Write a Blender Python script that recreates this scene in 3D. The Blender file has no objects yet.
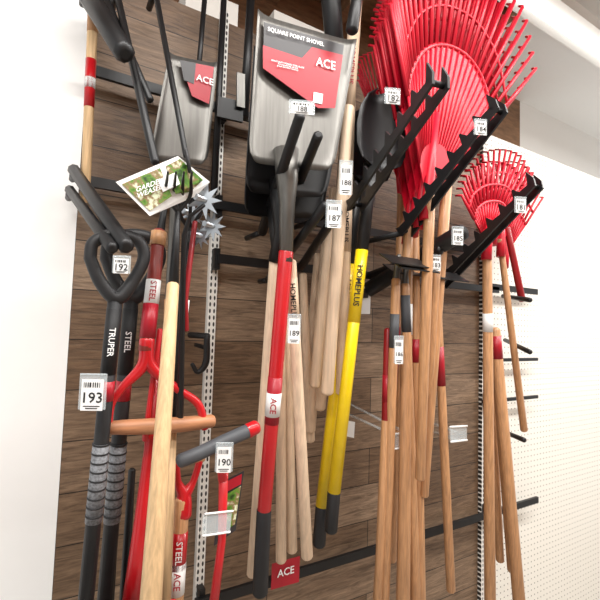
import bpy, bmesh, math, random
from mathutils import Vector, Matrix
random.seed(4)
F=425.0; D=1.2; H=1.55
Xc=Vector((725,50,F)).normalized()
Zc=Vector((219.8,-6800,F)); Zc=(Zc-Xc*Zc.dot(Xc)).normalized()
Yc=Zc.cross(Xc)
CAM=Vector((0,-D,H))
# ---------------------------------------------------------------- camera
cd=bpy.data.cameras.new('camera'); cam=bpy.data.objects.new('camera',cd)
bpy.context.scene.collection.objects.link(cam)
cd.sensor_width=36; cd.lens=36*F/600; cd.clip_start=.02
cr_=Vector((Xc.x,Yc.x,Zc.x)); cu=-Vector((Xc.y,Yc.y,Zc.y)); cb=-Vector((Xc.z,Yc.z,Zc.z))
M=Matrix((cr_,cu,cb)).transposed().to_4x4(); M.translation=CAM
cam.matrix_world=M
bpy.context.scene.camera=cam
def P(u,v,k):
    r=Vector((u-300,v-300,F)); w=Vector((r.dot(Xc),r.dot(Yc),r.dot(Zc)))
    return CAM+w*((D-k)/w.y)
def depth(p): return (p-CAM).dot(-cb)
def pr(p,w): return w*.5*depth(p)/F
# ---------------------------------------------------------------- materials
def lin(c):
    return tuple(((x/255)/12.92 if x/255<=.04045 else ((x/255+.055)/1.055)**2.4) for x in c)+(1,)
def base(name):
    m=bpy.data.materials.new(name); m.use_nodes=True
    return m,m.node_tree.nodes,m.node_tree.links,m.node_tree.nodes['Principled BSDF']
def mat(name,c,rough=.5,metal=0,var=.12,scale=(8,8,8),spec=.5,trans=0,alpha=1,bump=0,coat=0):
    m,n,l,b=base(name)
    tc=n.new('ShaderNodeTexCoord'); mp=n.new('ShaderNodeMapping'); mp.inputs['Scale'].default_value=scale
    no=n.new('ShaderNodeTexNoise'); no.inputs['Scale'].default_value=4; no.inputs['Detail'].default_value=5
    rp=n.new('ShaderNodeValToRGB'); C=lin(c)
    rp.color_ramp.elements[0].position=.3; rp.color_ramp.elements[1].position=.7
    rp.color_ramp.elements[0].color=tuple(x*(1-var) for x in C[:3])+(1,)
    rp.color_ramp.elements[1].color=tuple(min(1,x*(1+var)) for x in C[:3])+(1,)
    l.new(tc.outputs['Object'],mp.inputs['Vector']); l.new(mp.outputs[0],no.inputs['Vector']); l.new(no.outputs['Fac'],rp.inputs['Fac'])
    l.new(rp.outputs[0],b.inputs['Base Color'])
    b.inputs['Roughness'].default_value=rough; b.inputs['Metallic'].default_value=metal
    b.inputs['Specular IOR Level'].default_value=spec
    b.inputs['Coat Weight'].default_value=coat
    if trans: b.inputs['Transmission Weight'].default_value=trans
    if alpha<1: b.inputs['Alpha'].default_value=alpha
    if bump:
        bp=n.new('ShaderNodeBump'); bp.inputs['Strength'].default_value=bump; bp.inputs['Distance'].default_value=.002
        l.new(no.outputs['Fac'],bp.inputs['Height']); l.new(bp.outputs[0],b.inputs['Normal'])
    return m
PALE=mat('pale_ash_wood',(220,194,166),.5,var=.15,scale=(40,40,3),bump=.1)
TAN=mat('tan_wood',(212,178,134),.5,var=.2,scale=(50,50,3),bump=.1)
BRN=mat('varnished_brown_wood',(190,142,100),.42,var=.22,scale=(50,50,3),coat=.1)
REDBR=mat('red_brown_stain',(128,42,34),.4,var=.15)
RED=mat('red_paint',(190,20,30),.32,var=.06,coat=.25)
DRED=mat('dark_red_paint',(150,22,30),.38,var=.08,coat=.1)
RAKE=mat('red_plastic',(204,12,42),.42,var=.05)
YEL=mat('yellow_fibreglass',(246,212,18),.35,var=.05,coat=.2)
BLK=mat('black_powder_coat',(16,16,18),.45,var=.2)
BLK2=mat('black_rubber',(26,26,28),.55,var=.2)
GRIP=mat('grey_textured_grip',(116,118,122),.45,var=.5,scale=(60,60,60))
STEEL=mat('brushed_steel',(112,110,106),.42,metal=.75,var=.14,scale=(30,30,2))
STEEL2=mat('shiny_zinc',(180,186,192),.28,metal=.9,var=.1)
WHT=mat('white_card',(240,240,238),.5,var=.01)
PRN=mat('black_print',(16,16,18),.6,var=.01)
WPR=mat('white_print',(245,245,245),.6,var=.01)
LRED=mat('label_red',(168,22,40),.4,var=.04)
LDK=mat('label_charcoal',(50,47,49),.4,var=.05)
GRY=mat('grey_rubber',(74,76,80),.55,var=.1)
CLR=mat('clear_acrylic',(225,235,238),.08,var=.01,alpha=.3)
CEILM=mat('ceiling_timber',(134,100,72),.7,var=.3,scale=(3,12,12))
PAINT=mat('white_painted_plaster',(248,248,246),.6,var=.005)
FLR=mat('floor_concrete',(140,134,126),.5,var=.1)
BOX=mat('white_carton',(225,222,215),.6,var=.03)
def emis(name,c,s):
    m,n,l,b=base(name); b.inputs['Emission Color'].default_value=lin(c); b.inputs['Emission Strength'].default_value=s; b.inputs['Base Color'].default_value=(.9,.9,.9,1); return m
TUBE=emis('fluorescent_tube',(255,252,246),5)
def greencard():
    m,n,l,b=base('garden_picture_card')
    tc=n.new('ShaderNodeTexCoord'); no=n.new('ShaderNodeTexNoise'); no.inputs['Scale'].default_value=60; no.inputs['Detail'].default_value=5
    rp=n.new('ShaderNodeValToRGB'); e=rp.color_ramp.elements
    e[0].position=.36; e[0].color=lin((36,64,22)); e[1].position=.66; e[1].color=lin((215,225,190))
    x=e.new(.48); x.color=lin((90,135,45)); x=e.new(.57); x.color=lin((140,110,80))
    l.new(tc.outputs['Object'],no.inputs['Vector']); l.new(no.outputs['Fac'],rp.inputs['Fac']); l.new(rp.outputs[0],b.inputs['Base Color'])
    b.inputs['Roughness'].default_value=.35
    return m
GREEN=greencard()
def plankmat():
    m,n,l,b=base('rustic_plank_cladding')
    tc=n.new('ShaderNodeTexCoord'); sp=n.new('ShaderNodeSeparateXYZ'); cb_=n.new('ShaderNodeCombineXYZ')
    l.new(tc.outputs['Object'],sp.inputs[0]); l.new(sp.outputs['X'],cb_.inputs[0]); l.new(sp.outputs['Z'],cb_.inputs[1])
    br=n.new('ShaderNodeTexBrick'); br.offset=.37; br.inputs['Scale'].default_value=1
    br.inputs['Brick Width'].default_value=.62; br.inputs['Row Height'].default_value=.125; br.inputs['Mortar Size'].default_value=.0014
    br.inputs['Color1'].default_value=lin((118,94,72)); br.inputs['Color2'].default_value=lin((166,143,120)); br.inputs['Mortar'].default_value=lin((36,29,24)); br.inputs['Bias'].default_value=-.1
    l.new(cb_.outputs[0],br.inputs['Vector'])
    mp=n.new('ShaderNodeMapping'); mp.inputs['Scale'].default_value=(2.2,22,1); l.new(cb_.outputs[0],mp.inputs['Vector'])
    no=n.new('ShaderNodeTexNoise'); no.inputs['Scale'].default_value=4; no.inputs['Detail'].default_value=9; no.inputs['Roughness'].default_value=.65; no.inputs['Distortion'].default_value=1.2
    l.new(mp.outputs[0],no.inputs['Vector'])
    rp=n.new('ShaderNodeValToRGB'); rp.color_ramp.elements[0].position=.32; rp.color_ramp.elements[0].color=(.28,.24,.21,1); rp.color_ramp.elements[1].position=.68; rp.color_ramp.elements[1].color=(1.1,1.06,1.02,1)
    l.new(no.outputs['Fac'],rp.inputs['Fac'])
    mx=n.new('ShaderNodeMix'); mx.data_type='RGBA'; mx.blend_type='MULTIPLY'; mx.inputs['Factor'].default_value=.9
    l.new(br.outputs['Color'],mx.inputs[6]); l.new(rp.outputs[0],mx.inputs[7]); l.new(mx.outputs[2],b.inputs['Base Color'])
    b.inputs['Roughness'].default_value=.5
    bp=n.new('ShaderNodeBump'); bp.inputs['Strength'].default_value=.25; bp.inputs['Distance'].default_value=.003
    l.new(rp.outputs[0],bp.inputs['Height']); l.new(bp.outputs[0],b.inputs['Normal'])
    return m
PLANK=plankmat()
def holes(name,c,sx,sz,rx,rz,x0=0,dk=(60,55,50)):
    m,n,l,b=base(name)
    tc=n.new('ShaderNodeTexCoord'); sp=n.new('ShaderNodeSeparateXYZ'); l.new(tc.outputs['Object'],sp.inputs[0])
    def mth(op,a,bv=None):
        q=n.new('ShaderNodeMath'); q.operation=op
        if isinstance(a,float): q.inputs[0].default_value=a
        else: l.new(a,q.inputs[0])
        if bv is not None:
            if isinstance(bv,float): q.inputs[1].default_value=bv
            else: l.new(bv,q.inputs[1])
        return q.outputs[0]
    def ax(o,s,r,o0):
        f=mth('FRACT',mth('DIVIDE',mth('SUBTRACT',o,float(o0)),float(s)))
        return mth('POWER',mth('DIVIDE',mth('ABSOLUTE',mth('SUBTRACT',f,.5)),float(r/s)),2.0)
    s=mth('ADD',ax(sp.outputs['X'],sx,rx,x0),ax(sp.outputs['Z'],sz,rz,0.0))
    g=mth('GREATER_THAN',s,1.0)
    mx=n.new('ShaderNodeMix'); mx.data_type='RGBA'; l.new(g,mx.inputs['Factor'])
    mx.inputs[6].default_value=lin(dk); mx.inputs[7].default_value=lin(c); l.new(mx.outputs[2],b.inputs['Base Color'])
    b.inputs['Roughness'].default_value=.5
    return m
# ---------------------------------------------------------------- mesh builder
def crv(pts,n=6):
    q=[Vector(p) for p in pts]; out=[]
    q=[q[0]*2-q[1]]+q+[q[-1]*2-q[-2]]
    for i in range(1,len(q)-2):
        a,b_,c,d=q[i-1:i+3]
        for j in range(n):
            t=j/n
            out.append(.5*((2*b_)+(c-a)*t+(2*a-5*b_+4*c-d)*t*t+(-a+3*b_-3*c+d)*t**3))
    out.append(q[-2]); return out
class Bd:
    def __init__(s,name): s.name=name; s.bm=bmesh.new(); s.mats=[]
    def mi(s,m):
        if m not in s.mats: s.mats.append(m)
        return s.mats.index(m)
    def tube3(s,pts,rads,m,seg=14,closed=False,smooth=True,flat=None):
        mi=s.mi(m); n=len(pts); T=[]
        for i in range(n):
            a=pts[(i-1)%n] if (closed or i>0) else pts[i]; b=pts[(i+1)%n] if (closed or i<n-1) else pts[i]
            t=(b-a); T.append(t.normalized() if t.length>1e-9 else Vector((0,0,1)))
        up=Vector((0,1,0)) if abs(T[0].y)<.9 else Vector((1,0,0))
        N=(up-T[0]*up.dot(T[0])).normalized(); rings=[]
        for i in range(n):
            N=(N-T[i]*N.dot(T[i])).normalized(); Bn=T[i].cross(N)
            r=[]
            for j in range(seg):
                a=2*math.pi*j/seg
                fx=flat if flat else 1
                r.append(s.bm.verts.new(pts[i]+(N*math.cos(a)*fx+Bn*math.sin(a))*rads[i]))
            rings.append(r)
        for i in range(n if closed else n-1):
            A=rings[i]; Bq=rings[(i+1)%n]
            for j in range(seg):
                f=s.bm.faces.new((A[j],A[(j+1)%seg],Bq[(j+1)%seg],Bq[j])); f.material_index=mi; f.smooth=smooth
        if not closed:
            for r,fl in((rings[0],1),(rings[-1],0)):
                f=s.bm.faces.new(r[::-1] if fl else r); f.material_index=mi
    def T(s,p,m,rnd=True,curve=False,closed=False,seg=14,flat=None):
        pts=[P(a[0],a[1],a[2]) for a in p]; rd=[pr(q,a[3]) for q,a in zip(pts,p)]
        if curve:
            c=crv([(q.x,q.y,q.z) for q in (pts+[pts[0]] if closed else pts)],6)
            rr=rd+[rd[0]] if closed else rd
            nr=[]
            for i in range(len(c)):
                t=i/6; j=min(int(t),len(rr)-2); nr.append(rr[j]+(rr[j+1]-rr[j])*(t-j))
            if closed: c=c[:-1]; nr=nr[:-1]
            pts,rd=c,nr
        if rnd and not closed:
            d0=(pts[0]-pts[1]).normalized(); d1=(pts[-1]-pts[-2]).normalized(); r0=rd[0]; r1=rd[-1]
            pts=[pts[0]+d0*r0*.5,pts[0]+d0*r0*.3]+pts+[pts[-1]+d1*r1*.3,pts[-1]+d1*r1*.5]
            rd=[r0*.45,r0*.82]+rd+[r1*.82,r1*.45]
        s.tube3(pts,rd,m,seg,closed,flat=flat)
    def poly3(s,pts,m,th=.002,nv=None):
        mi=s.mi(m)
        nn=Vector((0,0,0))
        for i in range(len(pts)):
            nn+= (pts[i]-pts[0]).cross(pts[(i+1)%len(pts)]-pts[0])
        nn.normalize()
        if nn.dot(CAM-pts[0])<0: nn=-nn
        if nv is not None: nn=nv
        A=[s.bm.verts.new(p) for p in pts]; Bq=[s.bm.verts.new(p-nn*th) for p in pts]
        n=len(pts); fs=[s.bm.faces.new(A),s.bm.faces.new(Bq[::-1])]
        for i in range(n): fs.append(s.bm.faces.new((A[i],Bq[i],Bq[(i+1)%n],A[(i+1)%n])))
        for f in fs: f.material_index=mi
    def PL(s,p,m,th=.002): s.poly3([P(*a) for a in p],m,th)
    def box(s,a,b,m):
        x0,y0,z0=a; x1,y1,z1=b
        s.poly3([Vector((x0,y0,z0)),Vector((x1,y0,z0)),Vector((x1,y0,z1)),Vector((x0,y0,z1))],m,(y1-y0),Vector((0,-1,0)))
    def text(s,t,o,right,up,size,m,fit=None):
        cu_=bpy.data.curves.new('t','FONT'); cu_.body=t; cu_.align_x='CENTER'; cu_.align_y='CENTER'; cu_.size=1; cu_.resolution_u=2; cu_.space_line=.85; cu_.offset=.012
        ob=bpy.data.objects.new('t',cu_); bpy.context.scene.collection.objects.link(ob)
        bpy.context.view_layer.update()
        dg=bpy.context.evaluated_depsgraph_get(); me=ob.evaluated_get(dg).to_mesh()
        R=right.normalized(); U=up.normalized(); mi=s.mi(m); sc=size
        if fit and len(me.vertices):
            w=max(v.co.x for v in me.vertices)-min(v.co.x for v in me.vertices); sc=min(size,fit/w)
        vs=[s.bm.verts.new(o+(R*v.co.x+U*v.co.y)*sc) for v in me.vertices]
        for p in me.polygons:
            try: f=s.bm.faces.new([vs[i] for i in p.vertices]); f.material_index=mi
            except: pass
        ob.evaluated_get(dg).to_mesh_clear(); bpy.data.objects.remove(ob)
    def tag(s,u,v,k,w,h,num,holder=True):
        c=P(u,v,k); q=depth(c)/F; X=Vector((1,-.45,0)).normalized(); Z=Vector((0,0,1)); n_=Vector((-.45,-1,0)).normalized()
        W=w*q; Hh=h*q
        def rect(cc,a,b,m,th): s.poly3([cc-X*a/2+Z*b/2,cc+X*a/2+Z*b/2,cc+X*a/2-Z*b/2,cc-X*a/2-Z*b/2],m,th,n_)
        rect(c,W,Hh,WHT,.001)
        s.text(num,c+n_*.0006-Z*Hh*.1,X,Z,Hh*.62,PRN,fit=W*.86)
        x=-.38
        while x<.36:
            bw=random.choice((.03,.05,.08)); rect(c+n_*.0005+Z*Hh*.32+X*W*x,W*bw,Hh*.16,PRN,.0004); x+=bw+.05
        rect(c+n_*.0005-Z*Hh*.36,W*.75,Hh*.03,PRN,.0004)
        rect(c+n_*.0005-Z*Hh*.43,W*.55,Hh*.03,PRN,.0004)
        if holder:
            rect(c+Z*Hh*.1-n_*.002,W*1.25,Hh*1.15,CLR,.0012)
            s.tube3([c+Z*Hh*.66-X*W*.6-n_*.002,c+Z*Hh*.66+X*W*.6-n_*.002],[.0016,.0016],CLR,6)
    def sleeve(s,A,B_,t0,t1,m,txt=None,tm=None,fac=1.04,tsz=1.1):
        a=P(*A[:3]); b=P(*B_[:3]); ra=pr(a,A[3]); rb=pr(b,B_[3])
        p0=a.lerp(b,t0); p1=a.lerp(b,t1); r0=(ra+(rb-ra)*t0)*fac; r1=(ra+(rb-ra)*t1)*fac
        s.tube3([p0,p1],[r0,r1],m)
        if txt:
            mid=(p0+p1)/2; d=(p1-p0).normalized(); n_=CAM-mid; n_=(n_-d*n_.dot(d)).normalized()
            r=(r0+r1)/2
            s.text(txt,mid+n_*(r*1.03),d,n_.cross(d),r*tsz,tm or WPR,fit=(p1-p0).length*.9)
    def done(s):
        me=bpy.data.meshes.new(s.name); bmesh.ops.recalc_face_normals(s.bm,faces=s.bm.faces[:])
        s.bm.to_mesh(me); s.bm.free()
        for m in s.mats: me.materials.append(m)
        ob=bpy.data.objects.new(s.name,me); bpy.context.scene.collection.objects.link(ob)
        return ob
def patch(b,cs,off,m,nu=16,nv=16,th=.002,smooth=True,rc=.10):
    mi=b.mi(m); TL,TR,BR,BL=cs; nn=(TR-TL).cross(BL-TL).normalized()
    if nn.dot(CAM-TL)<0: nn=-nn
    def g(o):
        V=[]
        for j in range(nv+1):
            t=j/nv; r=[]
            for i in range(nu+1):
                s_=i/nu
                e=max(0,(t-.86)/.14); sh=.5+(s_-.5)*(1-rc*2*(1-math.sqrt(max(0,1-e*e))))
                p=(TL.lerp(TR,sh)).lerp(BL.lerp(BR,sh),t)
                r.append(b.bm.verts.new(p+nn*(off(s_,t)-o)))
            V.append(r)
        return V
    A=g(0); C=g(th)
    for j in range(nv):
        for i in range(nu):
            f=b.bm.faces.new((A[j][i],A[j][i+1],A[j+1][i+1],A[j+1][i])); f.material_index=mi; f.smooth=smooth
            f=b.bm.faces.new((C[j][i],C[j+1][i],C[j+1][i+1],C[j][i+1])); f.material_index=mi; f.smooth=smooth
    def st(r1,r2):
        for i in range(len(r1)-1):
            f=b.bm.faces.new((r1[i],r2[i],r2[i+1],r1[i+1])); f.material_index=mi
    st(A[0],C[0]); st(A[-1],C[-1]); st([r[0] for r in A],[r[0] for r in C]); st([r[-1] for r in A],[r[-1] for r in C])
# ---------------------------------------------------------------- room
XLL,XL,XR,XP,ZT=-1.0,.045,4.2,1.62,2.47
PEG=holes('pegboard_holes',(240,237,228),.0254,.0254,.0030,.0030,dk=(120,112,102))
b=Bd('wall_back'); b.box((XL,0,0),(XP,.05,ZT),PLANK); b.done()
b=Bd('pegboard_panel'); b.box((XP+.014,0,0),(XR,.05,ZT-.02),PEG); b.done()
b=Bd('wall_left'); b.box((XLL,0,0),(XL-.001,.05,ZT+.2),PAINT); b.done()
b=Bd('floor'); b.box((XLL,-3.2,-.05),(XR,0,0),FLR); b.done()
b=Bd('wall_upper'); b.box((XL,.45,2.2),(2.62,.5,3.1),CEILM); b.box((2.62,.45,2.2),(5.4,.5,3.1),PAINT)
b.done()
b=Bd('wall_ledge'); b.box((XL,.05,ZT-.03),(XP,.45,ZT),CEILM); b.done()
b=Bd('ceiling'); b.box((XLL,-3.2,3.1),(1.82,.5,3.14),CEILM); b.box((1.82,-3.2,3.1),(5.4,.5,3.14),PAINT)
for i in range(6):
    x=.1+i*.32; b.box((x,-3.2,2.98),(x+.05,.45,3.1),CEILM)
b.done()
b=Bd('wall_front'); b.box((XLL,-3.25,0),(XR,-3.2,3.1),CEILM); b.done()  # unseen opposite side of the aisle, added to cut ambient light
b=Bd('fluorescent_light_fixture'); b.box((1.35,-.28,2.93),(2.5,-.14,2.98),WHT); b.tube3([Vector((1.37,-.21,2.915)),Vector((2.48,-.21,2.915))],[.016,.016],TUBE); b.done()
SLOT=holes('slotted_standard_paint',(232,230,224),.0125,.019,.0028,.0065,x0=.3885,dk=(40,38,36))
b=Bd('slotted_wall_standard'); x=.401; b.box((x-.0125,-.018,0),(x+.0125,0,ZT+.02),SLOT); b.done()
b=Bd('slotted_wall_standard'); b.box((XP-.012,-.018,0),(XP+.013,-.001,ZT),SLOT); b.done()
def rail(v_at,x0,x1,k=.055,h=.026):
    b=Bd('display_rail'); z=P(*v_at,k).z
    b.box((x0,-k,z-h/2),(x1,-k+.012,z+h/2),BLK)
    for x in (.401,XP):
        if x0-.05<x<x1+.05: b.box((x-.008,-k+.01,z-.03),(x+.008,-.018,z+.03),BLK)
    b.done()
rail((240,208),XL,1.55)
rail((195,100),XL,.62)
rail((340,272),.40,XP+.05)
rail((350,558),.38,1.96)
rail((505,288),XP-.05,1.96)
rail((505,360),XP-.05,1.96,h=.014)
rail((505,400),XP-.05,1.96,h=.014)
b=Bd('hook_upright'); b.T([(224,-5,.06,6),(214,192,.06,7)],BLK,False); b.T([(251,-5,.08,8),(244,118,.08,9)],BLK,False)
b.T([(205,-5,.06,5),(196,100,.06,5)],BLK,False)
b.PL([(218,96,.09),(244,102,.09),(243,122,.09),(217,116,.09)],BLK,.01)
b.PL([(237,72,.1),(245,74,.1),(245,108,.1),(237,106,.1)],STEEL,.006); b.done()
b=Bd('cardboard_carton'); b.box((.30,.06,ZT),(.47,.3,ZT+.12),BOX); b.done()
b=Bd('cardboard_carton'); b.box((.60,.06,ZT),(.9,.3,ZT+.16),BOX); b.done()
# ---------------------------------------------------------------- arms
def tooth_arm(A,B_,h,teeth,tagp=None,name='sawtooth_hook_arm',num='186',gap=.035):
    b=Bd(name); a=P(*A); c=P(*B_); d=(c-a); L=d.length; d.normalize(); up=Vector((0,0,1)); up=(up-d*up.dot(d)).normalized()
    pts=[a-up*h*.6, c-up*h*.5, c+d*h*.3+up*h*.2, c+d*h*.2+up*h*1.3]
    n=teeth
    for i in range(n):
        v=1-(i+.25)/n; pk=1-(i+1)/n
        pts+= [a+d*L*v+up*h*.15, a+d*L*(pk+.22/n)+up*h*.3]
        if i<n-1: pts+=[a+d*L*(pk+.06/n)+up*h*1.05,a+d*L*(pk-.02/n)+up*h*1.0]
    pts.append(a+up*h*.5)
    sd=d.cross(up).normalized()
    if sd.dot(CAM-a)<0: sd=-sd
    b.poly3([p for p in pts],BLK,.006,sd)
    b.poly3([p-sd*gap for p in pts],BLK,.006,sd)
    for t in (.02,.98): 
        q=a.lerp(c,t); b.tube3([q,q-sd*(gap+.003)],[.006,.006],BLK)
    q=a-sd*gap/2; b.tube3([q,Vector((q.x,-.045,q.z))],[.008,.008],BLK)
    if tagp: b.tag(*tagp,num)
    b.done()
tooth_arm((347,205,.34),(430,78,.66),.030,7,(393,97,.70,13,14),num='182')
tooth_arm((398,232,.34),(494,104,.62),.030,8,(481,128,.64,11,14),num='184')
tooth_arm((436,284,.24),(532,182,.56),.029,8,(521,206,.58,10,14),num='181')
def arm(A,B_,w0,w1,tagp=None,num='',name='hook_arm',m=BLK,seg=8):
    b=Bd(name); b.T([A+(w0,),B_+(w1,)],m,True,seg=seg)
    a=P(*A); b.tube3([a,Vector((a.x,-.045,a.z))],[.008,.008],BLK)
    if tagp: b.tag(*tagp,num)
    b.done()
arm((368,290,.06),(462,232,.42),16,18,(458,237,.46,10,16),'185')
arm((372,275,.06),(440,250,.36),9,10)
arm((262,232,.15),(300,116,.52),10,12,(302,108,.56,21,12),'188')
arm((290,205,.15),(318,136,.5),10,11)
arm((268,280,.1),(326,205,.45),8,10,(334,216,.5,13,24),'187')
arm((300,268,.1),(338,212,.45),8,10)
arm((116,-10,.12),(155,162,.34),7,9)
arm((155,-10,.12),(186,156,.34),6,6)
arm((74,170,.12),(126,246,.45),12,17,(121,266,.5,14,15),'192')
arm((70,190,.12),(112,248,.45),10,13)
arm((84,-10,.1),(124,52,.3),20,22)
arm((100,-10,.1),(150,100,.25),12,8)
b=Bd('wall_hook'); b.T([(190,335,.03,6),(208,336,.1,6)],BLK); b.T([(207,336,.1,6),(206,362,.1,7),(198,372,.1,5),(192,364,.1,4)],BLK,curve=True); b.T([(196,345,.03,4),(207,348,.1,5)],BLK); b.done()
# ---------------------------------------------------------------- left group
def shovel_d(dx,dk,lab):
    b=Bd('d_grip_shovel'); k=.4-dk
    b.T([(90+dx,258,k,12),(94+dx,242,k,12),(115+dx,235,k,13),(137+dx,240,k,12),(144+dx,256,k,12),(136+dx,276,k,12),(118+dx,298,k,15),(101+dx,283,k,13)],BLK2,curve=True,closed=True)
    A=(116+dx,292,k,14); B_=(84+dx*1.2,620,k-.05,15)
    b.T([A,B_],BLK2,False)
    b.sleeve(A,B_,.05,.25,PRN,'TRUPER' if lab else 'STEEL',WPR,tsz=1.1)
    b.sleeve(A,B_,.27,.33,LRED,None)
    b.sleeve(A,B_,.46,.7,GRIP,None,fac=1.1)
    for i in range(9):
        b.sleeve(A,B_,.46+i*.027,.465+i*.027,BLK2,None,fac=1.16)
    a=P(84+dx*1.2,615,k-.05); X=Vector((1,0,0)); Z=Vector((0,0,1))
    patch(b,[a-X*.10,a+X*.10,a+X*.09-Z*.28,a-X*.09-Z*.28],lambda s,t:.03*(2*s-1)**2,BLK)
    if lab: b.tag(92,395,k+.03,21,31,'193')
    b.done()
shovel_d(0,0,True); shovel_d(16,.08,False)
b=Bd('garden_fork'); b.T([(116,500,.22,8),(108,625,.2,9)],BLK); b.T([(132,470,.2,7),(122,625,.18,9)],BLK); b.done()
b=Bd('hanging_garden_hoe'); A=(94,-8,.14,10); B_=(85,200,.13,9); b.T([A,B_],TAN); b.sleeve(A,B_,.33,.56,RED); b.sleeve(A,B_,.42,.47,WHT); b.sleeve(A,B_,0,.2,BRN); 
b.done()
b=Bd('garden_cultivator'); A=(173,285,.42,12); B_=(150,612,.52,22)
b.T([A,B_],TAN); b.T([(178,205,.41,5),(176,240,.41,7),(173,292,.42,11)],BLK,False)
for i in range(4):
    x=166+i*8; b.T([(178,212,.41,5),(x,196,.42,4),(x+1,180,.46,3),(x+2,172,.50,2)],BLK,curve=True,seg=8)
b.done()
b=Bd('garden_cultivator'); A=(188,225,.33,6); B_=(172,420,.33,9); b.T([A,B_],BLK); b.T([(172,420,.33,10),(165,612,.33,11)],TAN,False)
b.T([(195,222,.35,5),(185,300,.35,6),(186,330,.35,6)],DRED)
for i in range(3):
    x=180+i*10; b.T([(188,228,.33,4),(x,214,.35,4),(x+1,196,.38,3)],BLK,curve=True,seg=8)
b.sleeve((186,300,.33,7),(183,330,.33,7),0,1,WHT); b.done()
b=Bd('rotary_star_cultivator'); k=.40
for (u,v,R) in((204,200,22),(212,226,17),(192,214,15),(200,236,14)):
    c=P(u,v,k); q=depth(c)/F; n=9; pts=[]
    for i in range(2*n):
        a=math.pi*i/n; r=R*q*(.95 if i%2==0 else .42)
        pts.append(c+Vector((math.cos(a)*.75,-math.cos(a)*.4,math.sin(a)))*r)
    b.poly3(pts,STEEL2,.003); b.tube3([c-Vector((.02,.012,0)),c+Vector((.02,.012,0))],[.006,.006],STEEL2)
    k-=.03
b.T([(204,205,.40,4),(190,216,.39,4),(184,235,.38,5),(180,420,.36,7)],BLK); b.done()
b=Bd('seed_product_card'); k=.44
b.PL([(116,182,k),(178,156,k),(210,182,k-.03),(196,196,k-.03),(150,216,k)],WHT,.0015)
b.PL([(122,184,k+.002),(160,168,k+.002),(172,196,k+.002),(150,211,k+.002)],GREEN,.001)
b.PL([(166,166,k+.002),(180,159,k+.002),(203,180,k-.02),(190,192,k-.02),(176,194,k)],GREEN,.001)
X=(P(172,180,k)-P(140,192,k)).normalized(); U=Vector((0,0,1)); c=P(150,188,k+.006); b.text('GARDEN\nWEASEL',c,X,U,.013,WPR)
b.PL([(158,180,k+.004),(176,172,k+.004),(180,184,k+.003),(163,192,k+.004)],WHT,.001)
b.T([(186,150,k,4),(190,172,k,4)],BLK); b.done()
GW=mat('grip_wood',(174,120,84),.45,var=.2,scale=(5,40,40))
b=Bd('wooden_d_handle_fork'); k=.36
A=(159,232,k-.02,13); B_=(146,350,k,15)
b.T([A,B_],REDBR); b.sleeve(A,B_,0,.12,BRN,fac=1.15); b.sleeve(A,B_,.42,.62,WHT,'STEEL',LRED); b.sleeve(A,B_,.62,.9,LRED,fac=1.05)
b.T([(147,340,k,15),(143,365,k,12),(122,388,k,8),(111,405,k,8),(108,430,k,8)],RED,curve=True)
b.T([(147,340,k,15),(150,365,k,12),(176,388,k,8),(198,404,k,8),(205,428,k,8)],RED,curve=True)
b.T([(104,428,k,13),(130,427,k,15),(158,426,k,16),(186,424,k,15),(212,421,k,13)],GW)
b.T([(159,240,k-.03,9),(164,210,k-.04,6),(163,190,k-.04,5)],BLK); b.done()
b=Bd('red_spade'); k=.32
b.T([(157,352,k,8),(149,450,k,10),(140,530,k,14),(132,612,k,22)],RED,False)
a=P(131,606,k); X=Vector((1,0,0)); Z=Vector((0,0,1))
patch(b,[a-X*.08,a+X*.08,a+X*.07-Z*.28,a-X*.07-Z*.28],lambda s,t:.02*(2*s-1)**2,RED); 
b.T([(145,440,k+.02,6),(160,330,k+.02,6)],RED); b.done()
b=Bd('d_handle_spade'); k=.30
A=(182,500,k,15); B_=(174,625,k,16); b.T([A,B_],BRN); b.sleeve(A,B_,.25,.55,RED,'STEEL',WPR); b.sleeve(A,B_,.5,.75,WHT,'ACE',LRED)
b.T([(183,515,k,17),(184,497,k,14),(178,482,k,7),(176,462,k,7)],RED,curve=True); b.T([(183,515,k,17),(184,497,k,14),(193,482,k,7),(200,460,k,7)],RED,curve=True)
b.T([(173,461,k,8),(203,458,k,8)],BRN); b.done()
b=Bd('t_grip_spade'); k=.4
b.T([(180,461,k,14),(200,453,k,14),(225,441,k,14),(250,430,k,14)],GRY); b.T([(248,431,k,15),(256,427,k,14)],RED)
b.T([(222,445,k,13),(223,480,k,10)],RED); b.T([(224,455,k,10),(222,540,k,8),(211,625,k,10)],RED,False)
b.tag(224,460,k+.03,14,25,'190',True); b.done()
b=Bd('seed_product_card'); k=.37
b.PL([(221,482,k),(244,471,k),(236,530,k),(214,546,k)],LDK,.0015); b.PL([(224,496,k+.002),(241,486,k+.002),(235,524,k+.002),(219,536,k+.002)],GREEN,.001)
b.PL([(222,484,k+.002),(242,474,k+.002),(241,484,k+.002),(223,494,k+.002)],LRED,.001); b.done()
b=Bd('acrylic_label_holder'); k=.42
b.PL([(203,515,k),(232,512,k),(230,532,k),(202,536,k)],CLR,.002); b.T([(205,514,k,2),(233,511,k,2)],WHT); b.T([(203,536,k,2),(230,532,k,2)],WHT); b.done()
b=Bd('square_point_shovel'); k=.14
patch(b,[P(168,54,k),P(216,64,k),P(206,166,k),P(148,160,k)],lambda s,t:.012*(abs(2*s-1)**6),STEEL)
b.PL([(180,60,k+.014),(214,67,k+.014),(209,104,k+.014),(192,96,k+.014)],LRED,.001); b.PL([(180,60,k+.015),(196,63,k+.015),(194,84,k+.015),(184,80,k+.015)],LDK,.001)
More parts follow.
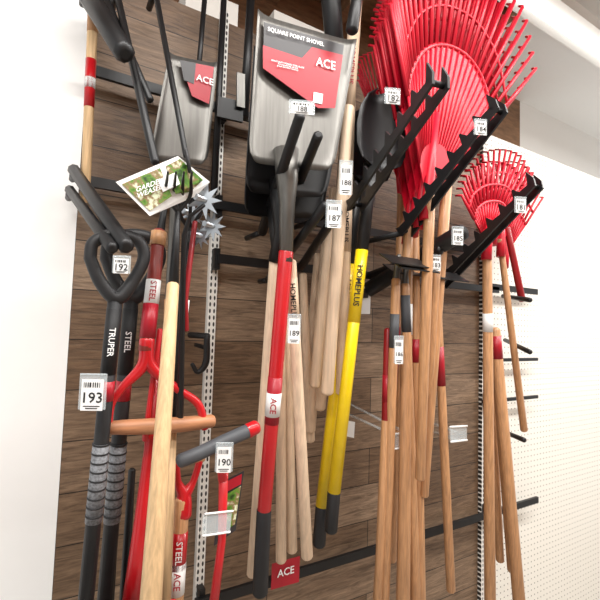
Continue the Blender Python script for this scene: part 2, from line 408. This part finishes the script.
c=P(205,80,k+.018); b.text('ACE',c,Vector((1,0,0)),Vector((0,0,1)),.024,WPR)
b.T([(177,160,k+.01,15),(176,200,k,11),(170,300,k,10)],STEEL); b.T([(170,300,k,11),(160,620,k,11)],BRN); b.done()
# ---------------------------------------------------------------- central square shovel(s)
def square_shovel(off,front,hA=None,hB=None):
    b=Bd('square_point_shovel'); k=.36
    C=[P(255,13,k),P(353,42,k-.01),P(330,172,k),P(245,162,k)]
    C=[c+off for c in C]
    patch(b,C,lambda s,t:.016*(abs(2*s-1)**8)+.012*math.exp(-((s-.47)/.1)**2)*max(0,(t-.5)*2),STEEL if front else BLK,28,20,rc=.07)  # blades behind are coloured black to paint in the shade of the stack
    pts=[(286,150,k+.010,26),(287,180,k+.012,22),(287,205,k+.004,16),(286,262,k,13)]
    p3=[P(*a[:3])+off for a in pts]; 
    if not front: p3[-1]=P(*hA[:3])
    b.tube3(p3,[pr(P(*a[:3]),a[3]) for a in pts],STEEL if front else BLK)
    if front:
        A=(286,252,k,15); B_=(264,512,k-.08,14)
        b.T([A,B_],RED)
        b.T([(264,510,k-.08,15),(260,592,k-.1,16)],BLK2)
        b.sleeve(A,B_,.47,.65,LRED); b.sleeve(A,B_,.53,.62,WHT,'ACE',LRED,fac=1.07)
        b.PL([(264,22,k+.012),(344,45,k+.012),(335,108,k+.012),(318,108,k+.012),(263,66,k+.012)],LDK,.001)
        b.PL([(263,45,k+.014),(302,58,k+.014),(312,47,k+.014),(343,55,k+.014),(335,108,k+.014),(318,108,k+.014),(263,68,k+.014)],LRED,.001)
        X=(P(343,45,k)-P(263,22,k)).normalized(); U=(P(263,22,k)-P(260,80,k)).normalized()
        b.text('SQUARE POINT SHOVEL',P(297,37,k+.018),X,U,.024,WPR,fit=.15)
        b.text('ACE',P(326,64,k+.018),X,U,.03,WPR)
        b.text('HEAVY DUTY FORGED STEEL BLADE\nFor transferring soil and\ngravel and other materials',P(288,66,k+.018),X,U,.013,WPR,fit=.085)
        b.PL([(314,92,k+.016),(323,94,k+.016),(322,104,k+.016),(313,102,k+.016)],WPR,.001)
    else: b.T([hA,hB],PALE)
    b.done()
Z0=Vector((0,0,0))
square_shovel(Z0,True)
square_shovel(Vector((.015,.05,-.05)),False,(274,262,.29,10),(252,574,.2,11))
square_shovel(Vector((.035,.10,-.09)),False,(281,290,.24,9),(281,560,.17,11))
def handle(name,A,B_,m=PALE,sl=[],**kw):
    b=Bd(name); b.T([A,B_],m)
    for s_ in sl: b.sleeve(A,B_,*s_[:3],*(s_[3:]))
    b.done()
WH='wooden_tool_handle'
b=Bd(WH); A=(291,262,.34,11); B_=(307,556,.26,12); b.T([A,B_],PALE); b.sleeve(A,B_,.05,.2,PALE,'HOMEPLUS',PRN,tsz=1.3); b.tag(294,331,.4,11,25,'189'); b.done()
handle(WH,(286,300,.22,9),(292,550,.16,11))
handle(WH,(303,275,.18,8),(310,440,.14,10))
b=Bd(WH); A=(357,-10,.34,12); B_=(327,392,.3,13); b.T([A,B_],PALE); b.sleeve(A,B_,.1,.3,PALE,'HOMEPLUS',LRED,tsz=1.3); b.tag(346,180,.4,11,30,'188'); b.done()
b=Bd(WH); A=(351,60,.30,11); B_=(341,392,.26,12); b.T([A,B_],PALE); b.sleeve(A,B_,.42,.58,PALE,'HOMEPLUS',PRN,tsz=1.2); b.done()
handle(WH,(334,190,.25,10),(315,385,.22,12)); handle(WH,(338,215,.22,9),(320,408,.18,11)); handle(WH,(326,240,.2,9),(310,430,.15,11)); handle(WH,(318,255,.17,8),(306,396,.13,9))
def yshovel(du,dv,k):
    b=Bd('round_point_shovel')
    A=(362+du,250+dv,k,12); B_=(334+du,492+dv,k-.05,13)
    b.T([(372+du,165+dv,k,18),(367+du,205+dv,k,13),(362+du,252+dv,k,12)],BLK,False)
    b.T([A,B_],YEL,False); b.T([B_,(331+du,530+dv,k-.06,13)],BLK2)
    b.sleeve(A,B_,.0,.3,YEL,'HOMEPLUS',PRN,tsz=1.3)
    c=P(374+du,172+dv,k); X=Vector((1,0,0)); Z=Vector((0,0,1)); mi=b.mi(BLK); rows=[]
    prof=[(0,.03),(.02,.08),(.05,.098),(.1,.1),(.15,.088),(.19,.06),(.215,.02)]
    for z,w in prof:
        rows.append([b.bm.verts.new(c+Z*z+X*w*s_*.85+Vector((0,-1,0))*(.03*s_*s_)) for s_ in (-1,-.6,-.25,0,.25,.6,1)])
    for r1,r2 in zip(rows,rows[1:]):
        for i in range(6):
            f=b.bm.faces.new((r1[i],r1[i+1],r2[i+1],r2[i])); f.material_index=mi; f.smooth=True
    o=b.done(); md=o.modifiers.new('s','SOLIDIFY'); md.thickness=.0015
yshovel(0,0,.33); yshovel(-12,14,.27)
b=Bd('black_shovel_shaft'); b.T([(358,-10,.42,11),(352,30,.42,13)],BLK); b.T([(330,-10,.2,20),(336,60,.15,18)],BLK); b.done()
b=Bd('hang_card'); k=.075; b.PL([(272,564,k),(300,556,k),(299,582,k),(271,590,k)],LRED,.001); b.text('ACE',P(286,572,k+.004),Vector((1,0,0)),Vector((0,0,1)),.03,WPR)
b.done()
b=Bd('hang_card'); k=.075; b.PL([(357,286,k),(371,287,k),(370,314,k),(357,314,k)],WHT,.001); b.PL([(359,288,k+.002),(369,289,k+.002),(368,298,k+.002),(359,298,k+.002)],LDK,.001); b.done()
# ---------------------------------------------------------------- rakes
def lerp_list(L,t):
    x=t*(len(L)-1); i=min(int(x),len(L)-2); return L[i].lerp(L[i+1],x-i)
def fan(b,O,tips,n,root_f,band_f,m,w=.006,off=Vector((0,0,0)),tipdrop=.02):
    tp=crv([tuple(t) for t in tips],8); tp=[t+off for t in tp]; O=O+off
    nn=(tips[-1]-tips[0]).cross(O-off-tips[0]).normalized()
    if nn.dot(CAM-O)<0: nn=-nn
    roots=[]
    for i in range(n):
        t=i/(n-1); e=lerp_list(tp,t); r=O.lerp(e,root_f); roots.append(r)
        pts=[r,r.lerp(e,.5),r.lerp(e,.95),e-nn*tipdrop]
        b.tube3(pts,[w*.75,w*.7,w*.62,w*.5],m,seg=6)
        q=O.lerp(e,.2)+nn*.001
        b.tube3([q,r+nn*.001],[.0015,.0035],m,seg=5)
    for i in range(n-1):
        base_a=O.lerp(roots[i],.18); base_b=O.lerp(roots[i+1],.18)
        b.poly3([roots[i],roots[i+1],base_b,base_a],m,.003)
    for bf,hw in band_f:
        pts=[O.lerp(lerp_list(tp,i/(n-1)),bf) for i in range(n)]
        b.tube3(pts,[hw]*n,m,seg=8)
    b.tube3([O.lerp(lerp_list(tp,.5),.3),O.lerp(lerp_list(tp,.5),.1),O,O-(lerp_list(tp,.5)-O).normalized()*.05],[.008,.014,.016,.016],m)
def rake(off,handleAB,hm=BRN,k=.42,sl=None):
    b=Bd('leaf_rake')
    tips=[P(*p) for p in [(390,0,k),(396,-40,k),(420,-78,k),(458,-80,k),(498,-50,k),(524,0,k),(538,66,k)]]
    O=P(427,202,k-.02)
    fan(b,O,tips,26,.54,[(.68,.004),(.54,.006)],RAKE,off=off,w=.0082)
    A,B_=handleAB
    b.T([A,B_],hm)
    if sl: b.sleeve(A,B_,*sl)
    b.done()
rake(Vector((0,0,0)),((430,192,.41,11),(420,478,.36,10)))
rake(Vector((.008,.03,-.016)),((447,180,.36,11),(424,495,.32,9)))
rake(Vector((.016,.06,-.032)),((408,228,.34,10),(403,610,.3,14)),sl=(.2,.28,WHT))
rake(Vector((.024,.09,-.048)),((414,225,.31,10),(420,612,.3,12)),sl=(.3,.36,LRED))
b=Bd('leaf_rake'); k=.22
tips=[P(*p) for p in [(358,78,k),(360,58,k),(374,49,k),(396,50,k),(425,62,k),(440,90,k)]]
fan(b,P(402,190,k),tips,20,.6,[(.72,.004),(.6,.005)],RAKE,w=.005); b.T([(402,190,k,9),(392,560,.15,9)],BRN); b.done()
for A,B_,sl in [((396,280,.34,9),(384,612,.27,10),(.1,.2,GRY)),((405,285,.34,9),(416,612,.3,11),(.03,.14,GRY)),((437,295,.3,8),(451,590,.26,9),(.17,.3,LRED)),((398,290,.27,9),(378,612,.25,12),(.12,.3,LRED))]:
    b=Bd('garden_hoe'); b.T([A,B_],BRN); b.sleeve(A,B_,*sl)
    u,v,k=A[:3]; b.T([(u,v+4,k,8),(u+1,v-14,k,6),(u+3,v-24,k+.02,5)],STEEL,curve=True)
    c=P(u+3,v-24,k+.02); X=Vector((1,0,0)); b.poly3([c-X*.07,c+X*.07,c+X*.07+Vector((0,-.05,-.03)),c-X*.07+Vector((0,-.05,-.03))],BLK,.003)
    b.done()
b=Bd('garden_hoe'); b.T([(388,330,.3,8),(386,420,.3,9)],DRED); b.T([(386,420,.3,9),(378,600,.27,9)],BRN)
b.sleeve((388,330,.3,8),(386,420,.3,9),.5,.8,LRED); b.tag(399,352,.38,8,24,'186'); b.done()
b=Bd('fibre_handle_rake'); b.T([(437,262,.36,9),(434,300,.36,9),(424,470,.3,9)],BRN); b.tag(436,264,.4,9,14,'183'); b.done()
def rake2(du,dv,k,A,B_,m=BRN,sl=None):
    b=Bd('leaf_rake')
    tips=[P(u+du,v+dv,k) for u,v in [(461,188),(466,168),(482,156),(500,154),(516,160),(526,178)]]
    fan(b,P(487+du,238+dv,k),tips,16,.5,[(.7,.005),(.5,.006)],RAKE,w=.007)
    b.T([A,B_],m)
    if sl: b.sleeve(A,B_,*sl)
    b.done()
rake2(0,6,.36,(487,240,.36,9),(490,600,.3,11),BRN,(.2,.25,WHT))
rake2(6,-6,.24,(495,330,.3,10),(520,612,.3,12),BRN,(.02,.1,LRED))
rake2(14,6,.2,(500,240,.2,6),(524,430,.2,7))
rake2(18,18,.14,(507,228,.2,6),(522,300,.2,7),DRED)
handle(WH,(493,330,.26,8),(512,570,.22,9),BRN,[]); handle(WH,(489,340,.22,7),(500,560,.18,8),BRN,[(.0,.12,DRED)])
b=Bd('wire_hook_set')
for (a,c) in (((503,296),(530,300)),((505,340),(530,352)),((500,430),(524,440))):
    b.T([(a[0],a[1],.07,4),(c[0],c[1],.3,5)],BLK)
b.done()
b=Bd('acrylic_label_holder'); k=.3
b.T([(344,412,.03,2),(396,436,k,3)],CLR); b.T([(350,404,.03,2),(408,434,k,3)],CLR)
b.PL([(391,434,k),(411,433,k),(410,448,k),(392,449,k)],CLR,.004); b.T([(391,434,k,2),(411,433,k,2)],WHT); b.T([(392,449,k,2),(410,448,k,2)],WHT)
b.PL([(345,420,.05),(355,422,.05),(354,438,.05),(345,436,.05)],WHT,.001); b.done()
b=Bd('acrylic_label_holder')
b.T([(425,420,.03,2),(455,432,k,3)],CLR); b.T([(430,430,.03,2),(456,440,k,3)],CLR)
b.PL([(450,427,k),(467,426,k),(467,440,k),(451,442,k)],CLR,.004); b.T([(450,427,k,2),(467,426,k,2)],WHT); b.T([(451,442,k,2),(467,440,k,2)],WHT); b.done()
# ---------------------------------------------------------------- light
w=bpy.data.worlds.new('store_ambient'); bpy.context.scene.world=w; w.use_nodes=True
w.node_tree.nodes['Background'].inputs[0].default_value=(1,.99,.97,1); w.node_tree.nodes['Background'].inputs[1].default_value=.85
def area(x,y,z,sx,sy,e):
    ld=bpy.data.lights.new('ceiling_light','AREA'); ld.shape='RECTANGLE'; ld.size=sx; ld.size_y=sy; ld.energy=e; ld.color=(1,.98,.95)
    o=bpy.data.objects.new('ceiling_light',ld); o.location=(x,y,z); bpy.context.scene.collection.objects.link(o); return o
area(.9,-1.1,2.92,2.4,.25,54)
area(.9,-2.4,2.92,2.4,.25,45)
area(3.2,-1.2,2.92,1.6,.15,60)
area(-.6,-1.6,2.92,.5,.15,28)
sc=bpy.context.scene; sc.view_settings.view_transform='Standard'; sc.view_settings.look='None'
